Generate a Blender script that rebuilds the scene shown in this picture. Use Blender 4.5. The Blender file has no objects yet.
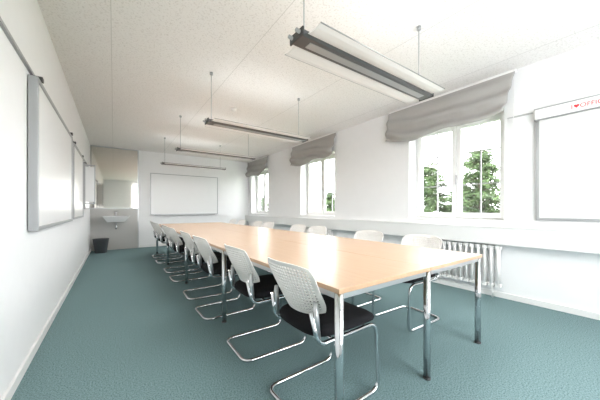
import bpy, bmesh, math, random
from mathutils import Vector, Matrix
random.seed(4)
S=bpy.context.scene
COL=S.collection
try:
    S.view_settings.view_transform='Standard'
except Exception: pass

# ------------------------------------------------ materials
def mat(name,col,rough=.5,metal=0,noise=None,bump=None,coat=0,spec=.5,emit=None):
    m=bpy.data.materials.new(name); m.use_nodes=True
    nt=m.node_tree; b=nt.nodes['Principled BSDF']
    b.inputs['Base Color'].default_value=(*col,1); b.inputs['Roughness'].default_value=rough
    b.inputs['Metallic'].default_value=metal; b.inputs['Coat Weight'].default_value=coat
    b.inputs['Specular IOR Level'].default_value=spec
    if emit: b.inputs['Emission Color'].default_value=(*emit[0],1); b.inputs['Emission Strength'].default_value=emit[1]
    tc=nt.nodes.new('ShaderNodeTexCoord')
    if noise:
        sc,col2,lo,hi=noise
        n=nt.nodes.new('ShaderNodeTexNoise'); n.inputs['Scale'].default_value=sc; n.inputs['Detail'].default_value=3
        r=nt.nodes.new('ShaderNodeValToRGB'); r.color_ramp.elements[0].position=lo; r.color_ramp.elements[1].position=hi
        r.color_ramp.elements[0].color=(*col2,1); r.color_ramp.elements[1].color=(*col,1)
        nt.links.new(tc.outputs['Object'],n.inputs['Vector']); nt.links.new(n.outputs['Fac'],r.inputs['Fac'])
        nt.links.new(r.outputs['Color'],b.inputs['Base Color'])
    if bump:
        n2=nt.nodes.new('ShaderNodeTexNoise'); n2.inputs['Scale'].default_value=bump[0]
        bp=nt.nodes.new('ShaderNodeBump'); bp.inputs['Strength'].default_value=bump[1]; bp.inputs['Distance'].default_value=.01
        nt.links.new(tc.outputs['Object'],n2.inputs['Vector']); nt.links.new(n2.outputs['Fac'],bp.inputs['Height'])
        nt.links.new(bp.outputs['Normal'],b.inputs['Normal'])
    return m
M={}
M['wall']=mat('wall_paint',(.875,.88,.885),.75,noise=(6,(.86,.865,.87),.3,.7),bump=(120,.05))
M['white']=mat('white_paint',(.86,.86,.85),.4)
M['trim']=mat('trim_white',(.82,.82,.81),.45)
M['ceil']=mat('acoustic_ceiling',(.89,.875,.86),.85,noise=(60,(.75,.73,.71),.33,.47),bump=(60,.2))
M['carpet']=mat('carpet',(.225,.33,.34),.95,noise=(120,(.10,.165,.175),.35,.62),bump=(200,.3),spec=.15)
M['chrome']=mat('chrome',(.70,.71,.73),.12,1)
M['steel']=mat('brushed_aluminium',(.55,.56,.57),.35,.9)
M['dark']=mat('dark_metal',(.09,.09,.092),.4,.6)
M['lampbody']=mat('lamp_body_metal',(.13,.13,.132),.38,.7)
M['shade']=mat('lamp_reflector',(.86,.86,.86),.4)
M['fabric']=mat('black_fabric',(.012,.012,.014),.9,bump=(300,.4),spec=.2)
M['plastic']=mat('backrest_plastic',(.76,.74,.71),.4)
M['blind']=mat('blind_fabric',(.43,.42,.405),.9,bump=(60,.2),spec=.2)
M['board']=mat('whiteboard_enamel',(.82,.83,.83),.3)
M['screen']=mat('matte_screen',(.76,.76,.75),.6)
M['frame']=mat('board_frame',(.42,.43,.44),.4,.6)
M['panel']=mat('panel_laminate',(.50,.49,.47),.25)
M['ceramic']=mat('ceramic',(.85,.85,.84),.1,coat=.4)
M['mirror']=mat('mirror_glass',(.72,.69,.64),.05,1)
M['bin']=mat('bin_plastic',(.05,.055,.06),.45)
M['leaf']=mat('tree_foliage',(.065,.12,.03),.7,noise=(3,(.025,.05,.014),.3,.7))
M['bark']=mat('tree_bark',(.10,.07,.05),.9)
M['grass']=mat('grass',(.12,.2,.06),.9,noise=(2,(.08,.14,.04),.3,.7))
M['red']=mat('red_print',(.7,.02,.03),.5)
M['paper']=mat('paper',(.85,.85,.84),.6)
# wood
m=bpy.data.materials.new('beech_wood'); m.use_nodes=True; nt=m.node_tree; b=nt.nodes['Principled BSDF']
tc=nt.nodes.new('ShaderNodeTexCoord'); mp=nt.nodes.new('ShaderNodeMapping'); mp.inputs['Scale'].default_value=(14,.9,14)
n=nt.nodes.new('ShaderNodeTexNoise'); n.inputs['Scale'].default_value=3; n.inputs['Detail'].default_value=5
r=nt.nodes.new('ShaderNodeValToRGB'); r.color_ramp.elements[0].color=(.46,.29,.17,1); r.color_ramp.elements[1].color=(.57,.38,.24,1)
nt.links.new(tc.outputs['Object'],mp.inputs['Vector']); nt.links.new(mp.outputs['Vector'],n.inputs['Vector'])
nt.links.new(n.outputs['Fac'],r.inputs['Fac']); nt.links.new(r.outputs['Color'],b.inputs['Base Color'])
b.inputs['Roughness'].default_value=.4; b.inputs['Coat Weight'].default_value=.4; b.inputs['Coat Roughness'].default_value=.22
M['wood']=m
# glass
m=bpy.data.materials.new('window_glass'); m.use_nodes=True; nt=m.node_tree; nt.nodes.clear()
o=nt.nodes.new('ShaderNodeOutputMaterial'); mx=nt.nodes.new('ShaderNodeMixShader'); t=nt.nodes.new('ShaderNodeBsdfTransparent'); g=nt.nodes.new('ShaderNodeBsdfGlossy')
g.inputs['Roughness'].default_value=.02; mx.inputs[0].default_value=.05
nt.links.new(t.outputs[0],mx.inputs[1]); nt.links.new(g.outputs[0],mx.inputs[2]); nt.links.new(mx.outputs[0],o.inputs[0])
M['glass']=m

# ------------------------------------------------ helpers
def obj(name,me,parent=None,m=None):
    o=bpy.data.objects.new(name,me); COL.objects.link(o)
    if parent: o.parent=parent
    if m and not me.materials: me.materials.append(m)
    return o
def empty(name,loc=(0,0,0),rz=0):
    e=bpy.data.objects.new(name,None); e.empty_display_size=.1; COL.objects.link(e); e.location=loc; e.rotation_euler=(0,0,rz); return e
def bm_box(bm,a,b):
    vs=[bm.verts.new((x,y,z)) for x in (a[0],b[0]) for y in (a[1],b[1]) for z in (a[2],b[2])]
    for f in ((0,1,3,2),(4,6,7,5),(0,4,5,1),(2,3,7,6),(0,2,6,4),(1,5,7,3)): bm.faces.new([vs[i] for i in f])
def fin(bm,name,m,parent=None,bevel=0,smooth=False,seg=2):
    bmesh.ops.recalc_face_normals(bm,faces=bm.faces)
    if bevel: bmesh.ops.bevel(bm,geom=list(bm.edges),offset=bevel,segments=seg,affect='EDGES',profile=.5)
    me=bpy.data.meshes.new(name); bm.to_mesh(me); bm.free()
    if smooth: me.polygons.foreach_set('use_smooth',[True]*len(me.polygons))
    return obj(name,me,parent,m)
def boxes(name,lst,m,parent=None,bevel=0):
    bm=bmesh.new()
    for a,b in lst: bm_box(bm,a,b)
    return fin(bm,name,m,parent,bevel)
def box(name,a,b,m,parent=None,bevel=0): return boxes(name,[(a,b)],m,parent,bevel)
def bm_tube(bm,pts,r,n=12,closed=False,cap=True):
    P=[Vector(p) for p in pts]; N=len(P); rings=[]; prev=None
    for i,p in enumerate(P):
        if closed: t=(P[(i+1)%N]-P[i-1])
        else: t=(P[min(i+1,N-1)]-P[max(i-1,0)])
        t.normalize()
        if prev is None:
            a=Vector((0,0,1)) if abs(t.z)<.9 else Vector((1,0,0)); u=t.cross(a).normalized()
        else: u=(prev-t*prev.dot(t)).normalized()
        prev=u; v=t.cross(u)
        rr=r[i] if isinstance(r,(list,tuple)) else r
        rings.append([bm.verts.new(p+(u*math.cos(k*2*math.pi/n)+v*math.sin(k*2*math.pi/n))*rr) for k in range(n)])
    for i in range(N-(0 if closed else 1)):
        A=rings[i];B=rings[(i+1)%N]
        for k in range(n): 
            f=bm.faces.new((A[k],A[(k+1)%n],B[(k+1)%n],B[k])); f.smooth=True
    if cap and not closed:
        bm.faces.new(rings[0][::-1]); bm.faces.new(rings[-1])
def tubes(name,lst,m,parent=None,n=12):
    bm=bmesh.new()
    for pts,r in lst: bm_tube(bm,pts,r,n)
    bmesh.ops.recalc_face_normals(bm,faces=bm.faces)
    me=bpy.data.meshes.new(name); bm.to_mesh(me); bm.free()
    return obj(name,me,parent,m)
def rounded(pts,rad,seg=6):
    P=[Vector(p) for p in pts]; out=[P[0]]
    for i in range(1,len(P)-1):
        a=(P[i-1]-P[i]);b=(P[i+1]-P[i]); ra=min(rad,a.length*.48,b.length*.48)
        A=P[i]+a.normalized()*ra;B=P[i]+b.normalized()*ra
        for k in range(seg+1):
            t=k/seg; out.append(A*(1-t)**2+P[i]*2*t*(1-t)+B*t*t)
    out.append(P[-1]); return out

XL,XR,YB,YF,H=-.51,4.0,8.9,-1.2,2.82
# ------------------------------------------------ room shell
box('floor',(XL-.2,YF-.2,-.15),(XR+.35,YB+.2,0),M['carpet'])
box('ceiling',(XL-.2,YF-.2,H),(XR+.35,YB+.2,H+.15),M['ceil'])
bm=bmesh.new()
for x in (-.02+.0,1.2,2.42,3.64): bm_box(bm,(x-.003,YF,H-.0015),(x+.003,YB,H-.0002))
fin(bm,'trim_ceiling_seams',mat('seam_grey',(.68,.67,.65),.8))
box('wall_left',(XL-.2,YF-.2,0),(XL,YB+.2,H),M['wall'])
box('wall_back',(XL,YB,0),(XR+.35,YB+.2,H),M['wall'])
WINS=[(1.2,2.5),(4.3,5.6),(7.38,8.62)]
ZB,ZT=.95,2.42
lst=[]
y=YF-.2
for a,b_ in WINS:
    lst.append(((XR,y,0),(XR+.35,a,H))); lst.append(((XR,a,0),(XR+.35,b_,ZB))); lst.append(((XR,a,ZT),(XR+.35,b_,H))); y=b_
lst.append(((XR,y,0),(XR+.35,YB,H)))
boxes('wall_right',lst,M['wall'])
FX0,FX1=.9,3.1
boxes('wall_front',[((XL,YF-.2,0),(FX0,YF,H)),((FX1,YF-.2,0),(XR,YF,H)),((FX0,YF-.2,0),(FX1,YF,.5)),((FX0,YF-.2,2.65),(FX1,YF,H))],M['wall'])
box('baseboard_left',(XL,YF,0),(XL+.018,YB-.05,.07),M['trim'],bevel=.003)
box('baseboard_right',(XR-.02,YF,0),(XR,YB,.07),M['trim'],bevel=.003)
box('baseboard_back',(.62,YB-.018,0),(XR-.02,YB,.07),M['trim'],bevel=.003)
# cable duct / sill ledge
boxes('trim_cable_duct',[((XR-.13,YF,.68),(XR,YB,.885)),((XR-.14,YF,.885),(XR,YB,.9))],M['white'],bevel=.003)

def window(i,a,b):
    e=empty('window_%d'%i,(XR+.22,(a+b)/2,ZB)); w=(b-a)/2; h=ZT-ZB; mid=0
    f=.045
    boxes('outer_frame',[((0,-w,0),(.08,-w+f,h)),((0,w-f,0),(.08,w,h)),((0,-w+f,0),(.08,w-f,f)),((0,-w+f,h-f),(.08,w-f,h))],M['white'],e,.004)
    L=[];mu=[];G=[]
    s=.06
    for (p,q) in ((-w+f,-.004),(.004,w-f)):
        L+=[((-.02,p,f),(.04,p+s,h-f)),((-.02,q-s,f),(.04,q,h-f)),((-.02,p+s,f),(.04,q-s,f+s+.01)),((-.02,p+s,h-f-s),(.04,q-s,h-f))]
        c=(p+q)/2
        mu+=[((.018,c-.008,f+s),(.034,c+.008,h-f-s))]
        for zz in (.36,.68): mu+=[((.019,p+s,h*zz-.008),(.033,q-s,h*zz+.008))]
        G.append(((.008,p+s,f+s),(.012,q-s,h-f-s)))
    boxes('sashes',L,M['white'],e,.004); boxes('muntins',mu,M['frame'],e); boxes('panes',G,M['glass'],e)
    box('inner_sill',(-.235,-w+.002,.001),(-.001,w-.002,.02),M['white'],e,.003)
    boxes('handle',[((-.035,-.012,h*.42),(-.02,.012,h*.42+.06)),((-.05,-.008,h*.42-.08),(-.035,.008,h*.42+.03))],M['steel'],e,.002)
for i,(a,b_) in enumerate(WINS): window(i+1,a,b_)
e=empty('window_4',((FX0+FX1)/2,YF-.1,.5)); fw=(FX1-FX0)/2  # unseen window behind the camera, added to let sky light into the room
boxes('outer_frame',[((-fw,-.04,0),(-fw+.05,.04,2.15)),((fw-.05,-.04,0),(fw,.04,2.15)),((-.03,-.04,.05),(.03,.04,2.1)),((-fw+.05,-.04,0),(fw-.05,.04,.05)),((-fw+.05,-.04,2.1),(fw-.05,.04,2.15))],M['white'],e)

# roman blinds
def blind(a,b,seed):
    rnd=random.Random(seed)
    e=empty('roman_blind',(XR,(a+b)/2,H)); w=(b-a)/2
    NY,NZ=70,60; bm=bmesh.new(); V=[]
    ph=[rnd.uniform(0,6) for _ in range(4)]
    for j in range(NZ+1):
        t=j/NZ; row=[]
        for i in range(NY+1):
            s=-1+2*i/NY
            ww=w*(1-.11*t) if s<0 else w*(1+.02*t)
            sag=.04*math.cos(s*math.pi/2)*t + .02*math.sin(s*2.3+ph[0])*t
            drop=(.50+ .03*math.sin(s*5+ph[1]))*t
            fold=.5+.5*math.sin(t*2*math.pi*2.6+.9*math.sin(s*2+ph[2])+1.8*s)
            off=.03+.05*t+.10*fold*(t**.6)*(0.55+.45*math.cos(s*1.4)) + .012*math.sin(s*15+t*9+ph[3])*t
            row.append(bm.verts.new((-off-.015,s*ww,-.03-drop-sag)))
        V.append(row)
    for j in range(NZ):
        for i in range(NY): bm.faces.new((V[j][i],V[j][i+1],V[j+1][i+1],V[j+1][i]))
    o=fin(bm,'fabric',M['blind'],e,smooth=True); s_=o.modifiers.new('s','SOLIDIFY'); s_.thickness=.004
    box('head_rail',(-.05,-w,-.035),(-.002,w,-.002),M['white'],e,.003)
    tubes('pull_cord',[([(-.03,-w+.03,-.03),(-.025,-w+.02,-1.1)],.0025)],M['white'],e,6)
    return e
blind(1.07,2.86,1); blind(4.2,5.92,2); blind(7.3,8.8,3)

# radiators
def radiator(a,b):
    e=empty('radiator',(XR-.07,(a+b)/2,.14)); w=(b-a)/2
    n=int(2*w/.07); bm=bmesh.new()
    for k in range(n):
        yy=-w+.035+k*(2*w-.07)/(n-1)
        bm_tube(bm,[(-.022,yy,.02),(-.022,yy,.5)],.015,10); bm_tube(bm,[(.022,yy,.02),(.022,yy,.5)],.015,10)
        bm_box(bm,(-.035,yy-.028,0),(.035,yy+.028,.04)); bm_box(bm,(-.035,yy-.028,.475),(.035,yy+.028,.515))
    bmesh.ops.recalc_face_normals(bm,faces=bm.faces)
    me=bpy.data.meshes.new('columns'); bm.to_mesh(me); bm.free(); obj('columns',me,e,M['white'])
    tubes('pipes',[([(0,-w+.1,.01),(0,-w+.1,-.14)],.01),([(0,w-.1,.01),(0,w-.1,-.14)],.01)],M['white'],e,8)
radiator(1.2,2.5); radiator(4.3,5.6); radiator(7.38,8.62)

# ------------------------------------------------ conference table
TX0,TX1,TY0,TM=.866,2.51,.9,1.65
e=empty('conference_table',((TX0+TX1)/2,TY0,0)); hw=(TX1-TX0)/2
tops=[];rails=[];legs=[];feet=[]
for k in range(4):
    for s in (0,1):
        x0=-hw+s*hw+.0015; x1=x0+hw-.003; y0=k*TM+.0015; y1=y0+TM-.003
        tops.append(((x0,y0,.715),(x1,y1,.74)))
        for (ra,rb) in (((x0+.03,y0+.012,.685),(x1-.03,y0+.035,.7145)),((x0+.03,y1-.035,.685),(x1-.03,y1-.012,.7145)),((x0+.008,y0+.035,.685),(x0+.03,y1-.035,.7145)),((x1-.03,y0+.035,.685),(x1-.008,y1-.035,.7145))): rails.append((ra,rb))
xs=[-hw+.025,0,hw-.025]
for k in range(5):
    ys=[k*TM+(.026 if k==0 else -.026 if k==4 else 0)]
    for x in xs:
        for y in ys:
            legs.append(([(x,y,.012),(x,y,.7145)],.0225)); feet.append(([(x,y,0),(x,y,.012)],.024))
boxes('tabletop',tops,M['wood'],e,.002); boxes('apron_rails',rails,M['steel'],e)
tubes('legs',legs,M['chrome'],e,20); tubes('glides',feet,M['dark'],e,16)

# ------------------------------------------------ chairs
def chair_meshes():
    R=.0125; hw=.205
    bm=bmesh.new()
    side=lambda s:[(-.262,s*.19,.60),(-.235,s*.205,.455),(-.20,s*hw,.425),(.235,s*hw,.425),(.26,s*hw,R),(-.29,s*hw,R)]
    pts=side(1)+side(-1)[::-1]
    bm_tube(bm,rounded(pts,.075,7),R,12)
    bm_tube(bm,[(-.12,-hw,.425),(-.12,hw,.425)],.009,10); bm_tube(bm,[(.14,-hw,.425),(.14,hw,.425)],.009,10)
    bmesh.ops.recalc_face_normals(bm,faces=bm.faces)
    fr=bpy.data.meshes.new('chair_frame'); bm.to_mesh(fr); bm.free(); fr.materials.append(M['chrome'])
    # seat cushion
    bm=bmesh.new()
    def sq(a):
        c,s=math.cos(a),math.sin(a); p=.45
        return math.copysign(abs(c)**p,c),math.copysign(abs(s)**p,s)
    rings=[]
    prof=[(0.0,.066),(.6,.064),(.88,.058),(.97,.046),(1,.03),(.98,.010),(.9,-.002),(.0,-.004)]
    K=40
    for rr,zz in prof:
        ring=[]
        for k in range(K):
            c,s=sq(2*math.pi*k/K); w_=.232+.01*c
            x=.25*rr*c+.005; y=w_*rr*s
            z=.442+zz - (.02*max(0,(x-.1)/.14)**2 if zz>0.02 else .012*max(0,(x-.1)/.14)**2) + .010*(y/.22)**2*(rr)
            ring.append((x,y,z))
        rings.append(ring)
    vv=[[bm.verts.new(p) for p in ring] if 0<i<len(prof)-1 else [bm.verts.new(ring[0])] for i,ring in enumerate(rings)]
    for i in range(1,len(vv)-2):
        for k in range(K): bm.faces.new((vv[i][k],vv[i][(k+1)%K],vv[i+1][(k+1)%K],vv[i+1][k]))
    for k in range(K):
        bm.faces.new((vv[0][0],vv[1][(k+1)%K],vv[1][k])); bm.faces.new((vv[-1][0],vv[-2][k],vv[-2][(k+1)%K]))
    for f in bm.faces: f.smooth=True
    bmesh.ops.recalc_face_normals(bm,faces=bm.faces)
    se=bpy.data.meshes.new('chair_seat'); bm.to_mesh(se); bm.free(); se.materials.append(M['fabric'])
    # perforated back
    bm=bmesh.new(); NU,NV=22,16
    def P(u,v):
        W=.212+.022*v
        if v>.75: W*=1-.13*((v-.75)/.25)**2
        if v<.25: W*=1-.12*((.25-v)/.25)**2
        z=.545+.295*v-.03*abs(u)**3*max(0,v-.3)+.025*abs(u)**3*(1-v)
        x=-.225-.13*v**1.2+.065*u*u-.015*math.sin(v*math.pi)
        return (x,W*u,z)
    cache={}
    def g(i,j,):
        if (i,j) not in cache: cache[(i,j)]=bm.verts.new(P(-1+2*i/NU,j/NV))
        return cache[(i,j)]
    for i in range(NU):
        for j in range(NV):
            c=[g(i,j),g(i+1,j),g(i+1,j+1),g(i,j+1)]
            if i in(0,NU-1) or j in (0,NV-1): bm.faces.new(c); continue
            q=[]
            for (du,dv) in ((.23,.23),(.77,.23),(.77,.77),(.23,.77)):
                q.append(bm.verts.new(P(-1+2*(i+du)/NU,(j+dv)/NV)))
            for k in range(4): bm.faces.new((c[k],c[(k+1)%4],q[(k+1)%4],q[k]))
    bmesh.ops.recalc_face_normals(bm,faces=bm.faces)
    bmesh.ops.solidify(bm,geom=list(bm.faces),thickness=.006)
    ba=bpy.data.meshes.new('chair_back'); bm.to_mesh(ba); bm.free(); ba.materials.append(M['plastic'])
    # brackets
    bm=bmesh.new()
    for s in (1,-1):
        bm_tube(bm,[(-.225,s*.2,.46),(-.235,s*.195,.56),(-.235,s*.19,.64)],[.016,.02,.012],10)
    bmesh.ops.recalc_face_normals(bm,faces=bm.faces)
    br=bpy.data.meshes.new('chair_brackets'); bm.to_mesh(br); bm.free(); br.materials.append(M['steel'])
    return fr,se,ba,br
CM=chair_meshes()
def chair(x,y,rz):
    e=empty('cantilever_chair',(x,y,0),rz)
    for n_,me in zip(('frame','seat','backrest','back_brackets'),CM): obj(n_,me,e)
for x,y,a in ((1.07,1.24,1),(1.06,1.97,-1),(1.03,2.88,1),(1.04,3.58,-2),(1.03,4.55,1),(1.04,5.22,0),(1.02,6.2,1),(1.03,6.9,0)):
    chair(x,y,math.radians(a))
for x,y,a in ((2.42,1.55,178),(2.42,2.25,181),(2.42,3.3,180),(2.42,3.85,180),(2.42,4.95,181),(2.42,5.35+.12,179),(2.42,6.4,180),(2.42,7.0,180)):
    chair(x,y,math.radians(a))

# ------------------------------------------------ pendant lamps
def lamp(y):
    e=empty('pendant_lamp',(1.69,y,2.18)); L=.75
    bm=bmesh.new()
    sec=[(-.055,0),(.055,0),(.068,.012),(.068,.032),(.045,.045),(-.045,.045),(-.068,.032),(-.068,.012)]
    A=[bm.verts.new((-L,p,q)) for p,q in sec];B=[bm.verts.new((L,p,q)) for p,q in sec]
    for k in range(8): bm.faces.new((A[k],A[(k+1)%8],B[(k+1)%8],B[k]))
    bm.faces.new(A[::-1]);bm.faces.new(B)
    fin(bm,'body',M['lampbody'],e)
    boxes('louvre_slot',[((-L+.08,-.028,-.004),(L-.08,.028,.001))],M['frame'],e)
    boxes('end_caps',[((-L-.012,-.072,-.004),(-L,.072,.049)),((L,-.072,-.004),(L+.012,.072,.049))],M['dark'],e,.003)
    bm=bmesh.new(); ed=[]
    for s in (1,-1):
        pr=[(s*.07,.016),(s*.11,.008),(s*.155,.006),(s*.19,.012)]
        a=[bm.verts.new((-L+.03,p,q)) for p,q in pr];b=[bm.verts.new((L-.03,p,q)) for p,q in pr]
        for k in range(3): bm.faces.new((a[k],a[k+1],b[k+1],b[k]))
        ed.append(([(-L+.03,s*.192,.013),(L-.03,s*.192,.013)],.004))
    o=fin(bm,'reflector_wings',M['shade'],e); s_=o.modifiers.new('s','SOLIDIFY'); s_.thickness=.004; s_.offset=0
    tubes('wing_edges',ed,M['frame'],e,8)
    hh=H-2.18
    w=[([(x,0,.045),(x,0,hh)],.004) for x in (-L+.05,L-.12)]
    w+=[([(x,0,hh-.03),(x,0,hh)],.02) for x in (-L+.05,L-.12)]
    w+=[([(-L+.05,-.04,.02),(-L-.04,-.04,.03)],.012),([(-L+.05,.04,.02),(-L-.04,.04,.03)],.012)]
    tubes('suspension',w,M['frame'],e,8)
    for nm,sy,en,z,rx in (('fill_down',.34,20,-.02,0),('fill_up',.36,2.5,.07,math.pi)):  # area fills added to brighten the room, not the pendants' own light
        ld=bpy.data.lights.new(nm,'AREA'); ld.shape='RECTANGLE'; ld.size=1.4; ld.size_y=sy; ld.energy=en; ld.color=(1,.99,.97)
        lo=bpy.data.objects.new(nm,ld); COL.objects.link(lo); lo.parent=e; lo.location=(0,0,z); lo.rotation_euler=(rx,0,0)
for y in (1.35,3.3,5.15,6.95): lamp(y)
e=empty('smoke_detector',(1.66,4.28,H))
tubes('housing',[([(0,0,0),(0,0,-.02),(0,0,-.045)],[.05,.05,.03])],M['trim'],e,24)

# ------------------------------------------------ boards
def board_back():
    e=empty('whiteboard',(1.88,YB,1.57)); w,h=.98,.6
    box('surface',(-w,-.02,-h),(w,-.003,h),M['board'],e)
    boxes('frame',[((-w-.02,-.028,-h-.02),(-w,-.002,h+.02)),((w,-.028,-h-.02),(w+.02,-.002,h+.02)),((-w,-.028,h),(w,-.002,h+.02)),((-w,-.028,-h-.02),(w,-.002,-h))],M['frame'],e)
    box('pen_tray',(-w*.9,-.09,-h-.03),(w*.9,-.028,-h-.018),M['frame'],e)
board_back()
def board_left(y0,y1,z0,z1,d):
    e=empty('whiteboard',(XL,(y0+y1)/2,(z0+z1)/2)); w=(y1-y0)/2; h=(z1-z0)/2
    box('surface',(.012,-w,-h),(d-.01,w,h),M['board'],e)
    boxes('frame',[((.005,-w-.03,-h-.03),(d,-w,h+.03)),((.005,w,-h-.03),(d,w+.03,h+.03)),((.005,-w,h),(d,w,h+.03)),((.005,-w,-h-.03),(d,w,-h))],M['frame'],e,.003)
    boxes('hooks',[((.0,-w+.05,h+.03),(d+.01,-w+.1,h+.06)),((.0,w-.1,h+.03),(d+.01,w-.05,h+.06))],M['dark'],e)
    return e
board_left(2.7,4.62,.99,2.06,.06); board_left(4.95,6.3,1.0,2.04,.05); board_left(6.75,7.9,1.15,2.0,.05)
boxes('trim_board_rail',[((XL,.2,2.125),(XL+.018,8.4,2.145))],M['frame'])
e=empty('swivel_board',(XL,6.55,1.6))
boxes('surface',[((.06,-.012,-.34),(.2,.0,.34))],M['board'],e); boxes('frame',[((.045,-.02,-.36),(.06,.008,.36)),((.2,-.02,-.36),(.215,.008,.36)),((.0,-.02,.36),(.215,.008,.38)),((.0,-.02,-.38),(.215,.008,-.36))],M['frame'],e)
# right notice board / screen
e=empty('projection_screen',(XR,.2,1.64)); 
box('surface',(-.02,-.66,-.62),(-.006,.66,.5),M['screen'],e)
boxes('frame',[((-.03,-.69,-.65),(-.004,-.66,.5)),((-.03,.66,-.65),(-.004,.69,.5)),((-.03,-.66,-.65),(-.004,.66,-.62))],M['frame'],e,.002)
box('top_housing',(-.05,-.70,.5),(-.004,.70,.62),M['white'],e,.008)
boxes('housing_edges',[((-.054,-.70,.495),(-.004,.70,.503)),((-.054,-.70,.617),(-.004,.70,.626))],M['frame'],e)
box('sticker',(-.0535,-.05,.515),(-.0515,.42,.60),M['paper'],e)
cu=bpy.data.curves.new('lettering','FONT'); cu.body='I   OFFICE'; cu.size=.06; cu.extrude=.0005
o=bpy.data.objects.new('lettering',cu); COL.objects.link(o); o.parent=e; o.rotation_euler=(math.pi/2,0,-math.pi/2); o.location=(-.0545,.40,.537); cu.materials.append(M['red'])
bm=bmesh.new(); vs=[]
for k in range(30):
    t=k*2*math.pi/30; hx=16*math.sin(t)**3; hy=13*math.cos(t)-5*math.cos(2*t)-2*math.cos(3*t)-math.cos(4*t)
    vs.append(bm.verts.new((-.0548,.358-hx*.0013,.56+hy*.0013)))
bm.faces.new(vs); fin(bm,'heart',M['red'],e)
boxes('trim_picture_rail',[((XR-.02,.92,2.235),(XR-.002,1.16,2.25))],M['steel'])

# ------------------------------------------------ wash area
e=empty('wash_panel',(0,YB,0))
box('panel_board',(XL+.002,-.04,.0),(.56,-.002,2.79),M['panel'],e)
boxes('panel_edges',[((.56,-.05,0),(.585,-.002,2.81)),((XL+.002,-.05,2.79),(.56,-.002,2.81)),((XL+.002,-.049,1.13),(.56,-.041,1.15))],M['steel'],e)
box('mirror',(XL+.03,-.048,1.151),(.555,-.041,2.78),M['mirror'],e)
e=empty('wall_sink',(.05,YB-.041,.90))
bm=bmesh.new(); bm_box(bm,(-.3,-.42,-.13),(.3,-.001,.03))
bm.faces.ensure_lookup_table()
bmesh.ops.recalc_face_normals(bm,faces=bm.faces)
top=max(bm.faces,key=lambda f:f.calc_center_median().z); bot=min(bm.faces,key=lambda f:f.calc_center_median().z)
bmesh.ops.scale(bm,vec=(.65,.65,1),verts=bot.verts,space=Matrix.Translation((0,.1,0)))
r=bmesh.ops.inset_individual(bm,faces=[top],thickness=.035)
ex=bmesh.ops.extrude_face_region(bm,geom=[top]); vs=[v for v in ex['geom'] if isinstance(v,bmesh.types.BMVert)]
bmesh.ops.translate(bm,vec=(0,0,-.11),verts=vs); bmesh.ops.scale(bm,vec=(.7,.7,1),verts=vs,space=Matrix.Translation((0,.2,0)))
bmesh.ops.delete(bm,geom=[top],context='FACES_ONLY')
fin(bm,'basin',M['ceramic'],e,.006,seg=2)
tubes('tap',[(rounded([(0,-.03,.03),(0,-.03,.16),(0,-.15,.14),(0,-.15,.11)],.03),.011),([(.0,-.03,.12),(.07,-.03,.15)],.007)],M['chrome'],e,10)
tubes('waste_trap',[(rounded([(0,-.18,-.13),(0,-.18,-.32),(0,-.1,-.32),(0,-.1,-.25),(0,0,-.25)],.03),.016)],M['chrome'],e,10)
e=empty('waste_bin',(-.27,8.45,0))
bm=bmesh.new(); bm_tube(bm,[(0,0,0),(0,0,.01),(0,0,.34),(0,0,.36),(0,0,.359),(0,0,.03)],[.12,.125,.17,.178,.165,.115],28); 
for f in bm.faces: f.smooth=len(f.verts)==4
fin(bm,'bucket',M['bin'],e)

# ------------------------------------------------ outside
box('ground_lawn',(4.6,-30,-3.7),(60,60,-3.5),M['grass'])
def tree(x,y,h,seed,wd=1.5):
    rnd=random.Random(seed); e=empty('conifer_tree',(x,y,-3.5))
    br=[([(0,0,0),(.03,.02,h*.5),(0,0,h*.96)],[.14,.09,.015])]
    bm=bmesh.new()
    z=h*.3
    while z<h*.98:
        f=1-z/h; n=rnd.randint(5,8)
        for k in range(n):
            a=rnd.uniform(0,2*math.pi); L=wd*(f**.66)*rnd.uniform(.6,1.1)+.12
            d=Vector((math.cos(a),math.sin(a),0)); p0=Vector((0,0,z))
            p1=p0+d*L*.55+Vector((0,0,.06*L)); p2=p0+d*L+Vector((0,0,-.12*L+.05))
            br.append(([p0,p1,p2],[.025,.015,.005]))
            for q in range(int(35+80*L)):
                t=rnd.uniform(.1,1.05); c=p0.lerp(p1,t/.55) if t<.55 else p1.lerp(p2,(t-.55)/.45)
                c=c+Vector((rnd.gauss(0,.10),rnd.gauss(0,.10),rnd.gauss(0,.07)-.02))
                dv=Vector((rnd.gauss(0,1),rnd.gauss(0,1),rnd.gauss(0,.7))).normalized(); ev=dv.orthogonal().normalized()
                l=rnd.uniform(.07,.14)
                bm.faces.new([bm.verts.new(c-ev*l*.3),bm.verts.new(c+dv*l),bm.verts.new(c+ev*l*.3),bm.verts.new(c-dv*l*.6)])
        z+=rnd.uniform(.16,.24)
    me=bpy.data.meshes.new('foliage'); bm.to_mesh(me); bm.free(); obj('foliage',me,e,M['leaf'])
    tubes('trunk_and_branches',br,M['bark'],e,6)
tree(12,6.5,6.9,1,2.3); tree(12,4.4,7.1,2,2.3); tree(12.8,5.4,5.7,5,2.0); tree(13,14.5,5.9,3,1.8); tree(13.5,12.6,5.4,7,1.6); tree(13,25,6,4,1.6)

# ------------------------------------------------ light
w=bpy.data.worlds.new('World'); S.world=w; w.use_nodes=True
bg=w.node_tree.nodes['Background']; bg.inputs[0].default_value=(.97,.985,1,1); bg.inputs[1].default_value=10.5

cam=bpy.data.cameras.new('Camera'); co=bpy.data.objects.new('Camera',cam); COL.objects.link(co)
co.location=(0,0,1.12); co.rotation_euler=(math.pi/2,0,-math.radians(35.4)); cam.sensor_width=36; cam.lens=36*262/600; cam.shift_y=9/600; cam.clip_start=.02; cam.clip_end=300
S.camera=co
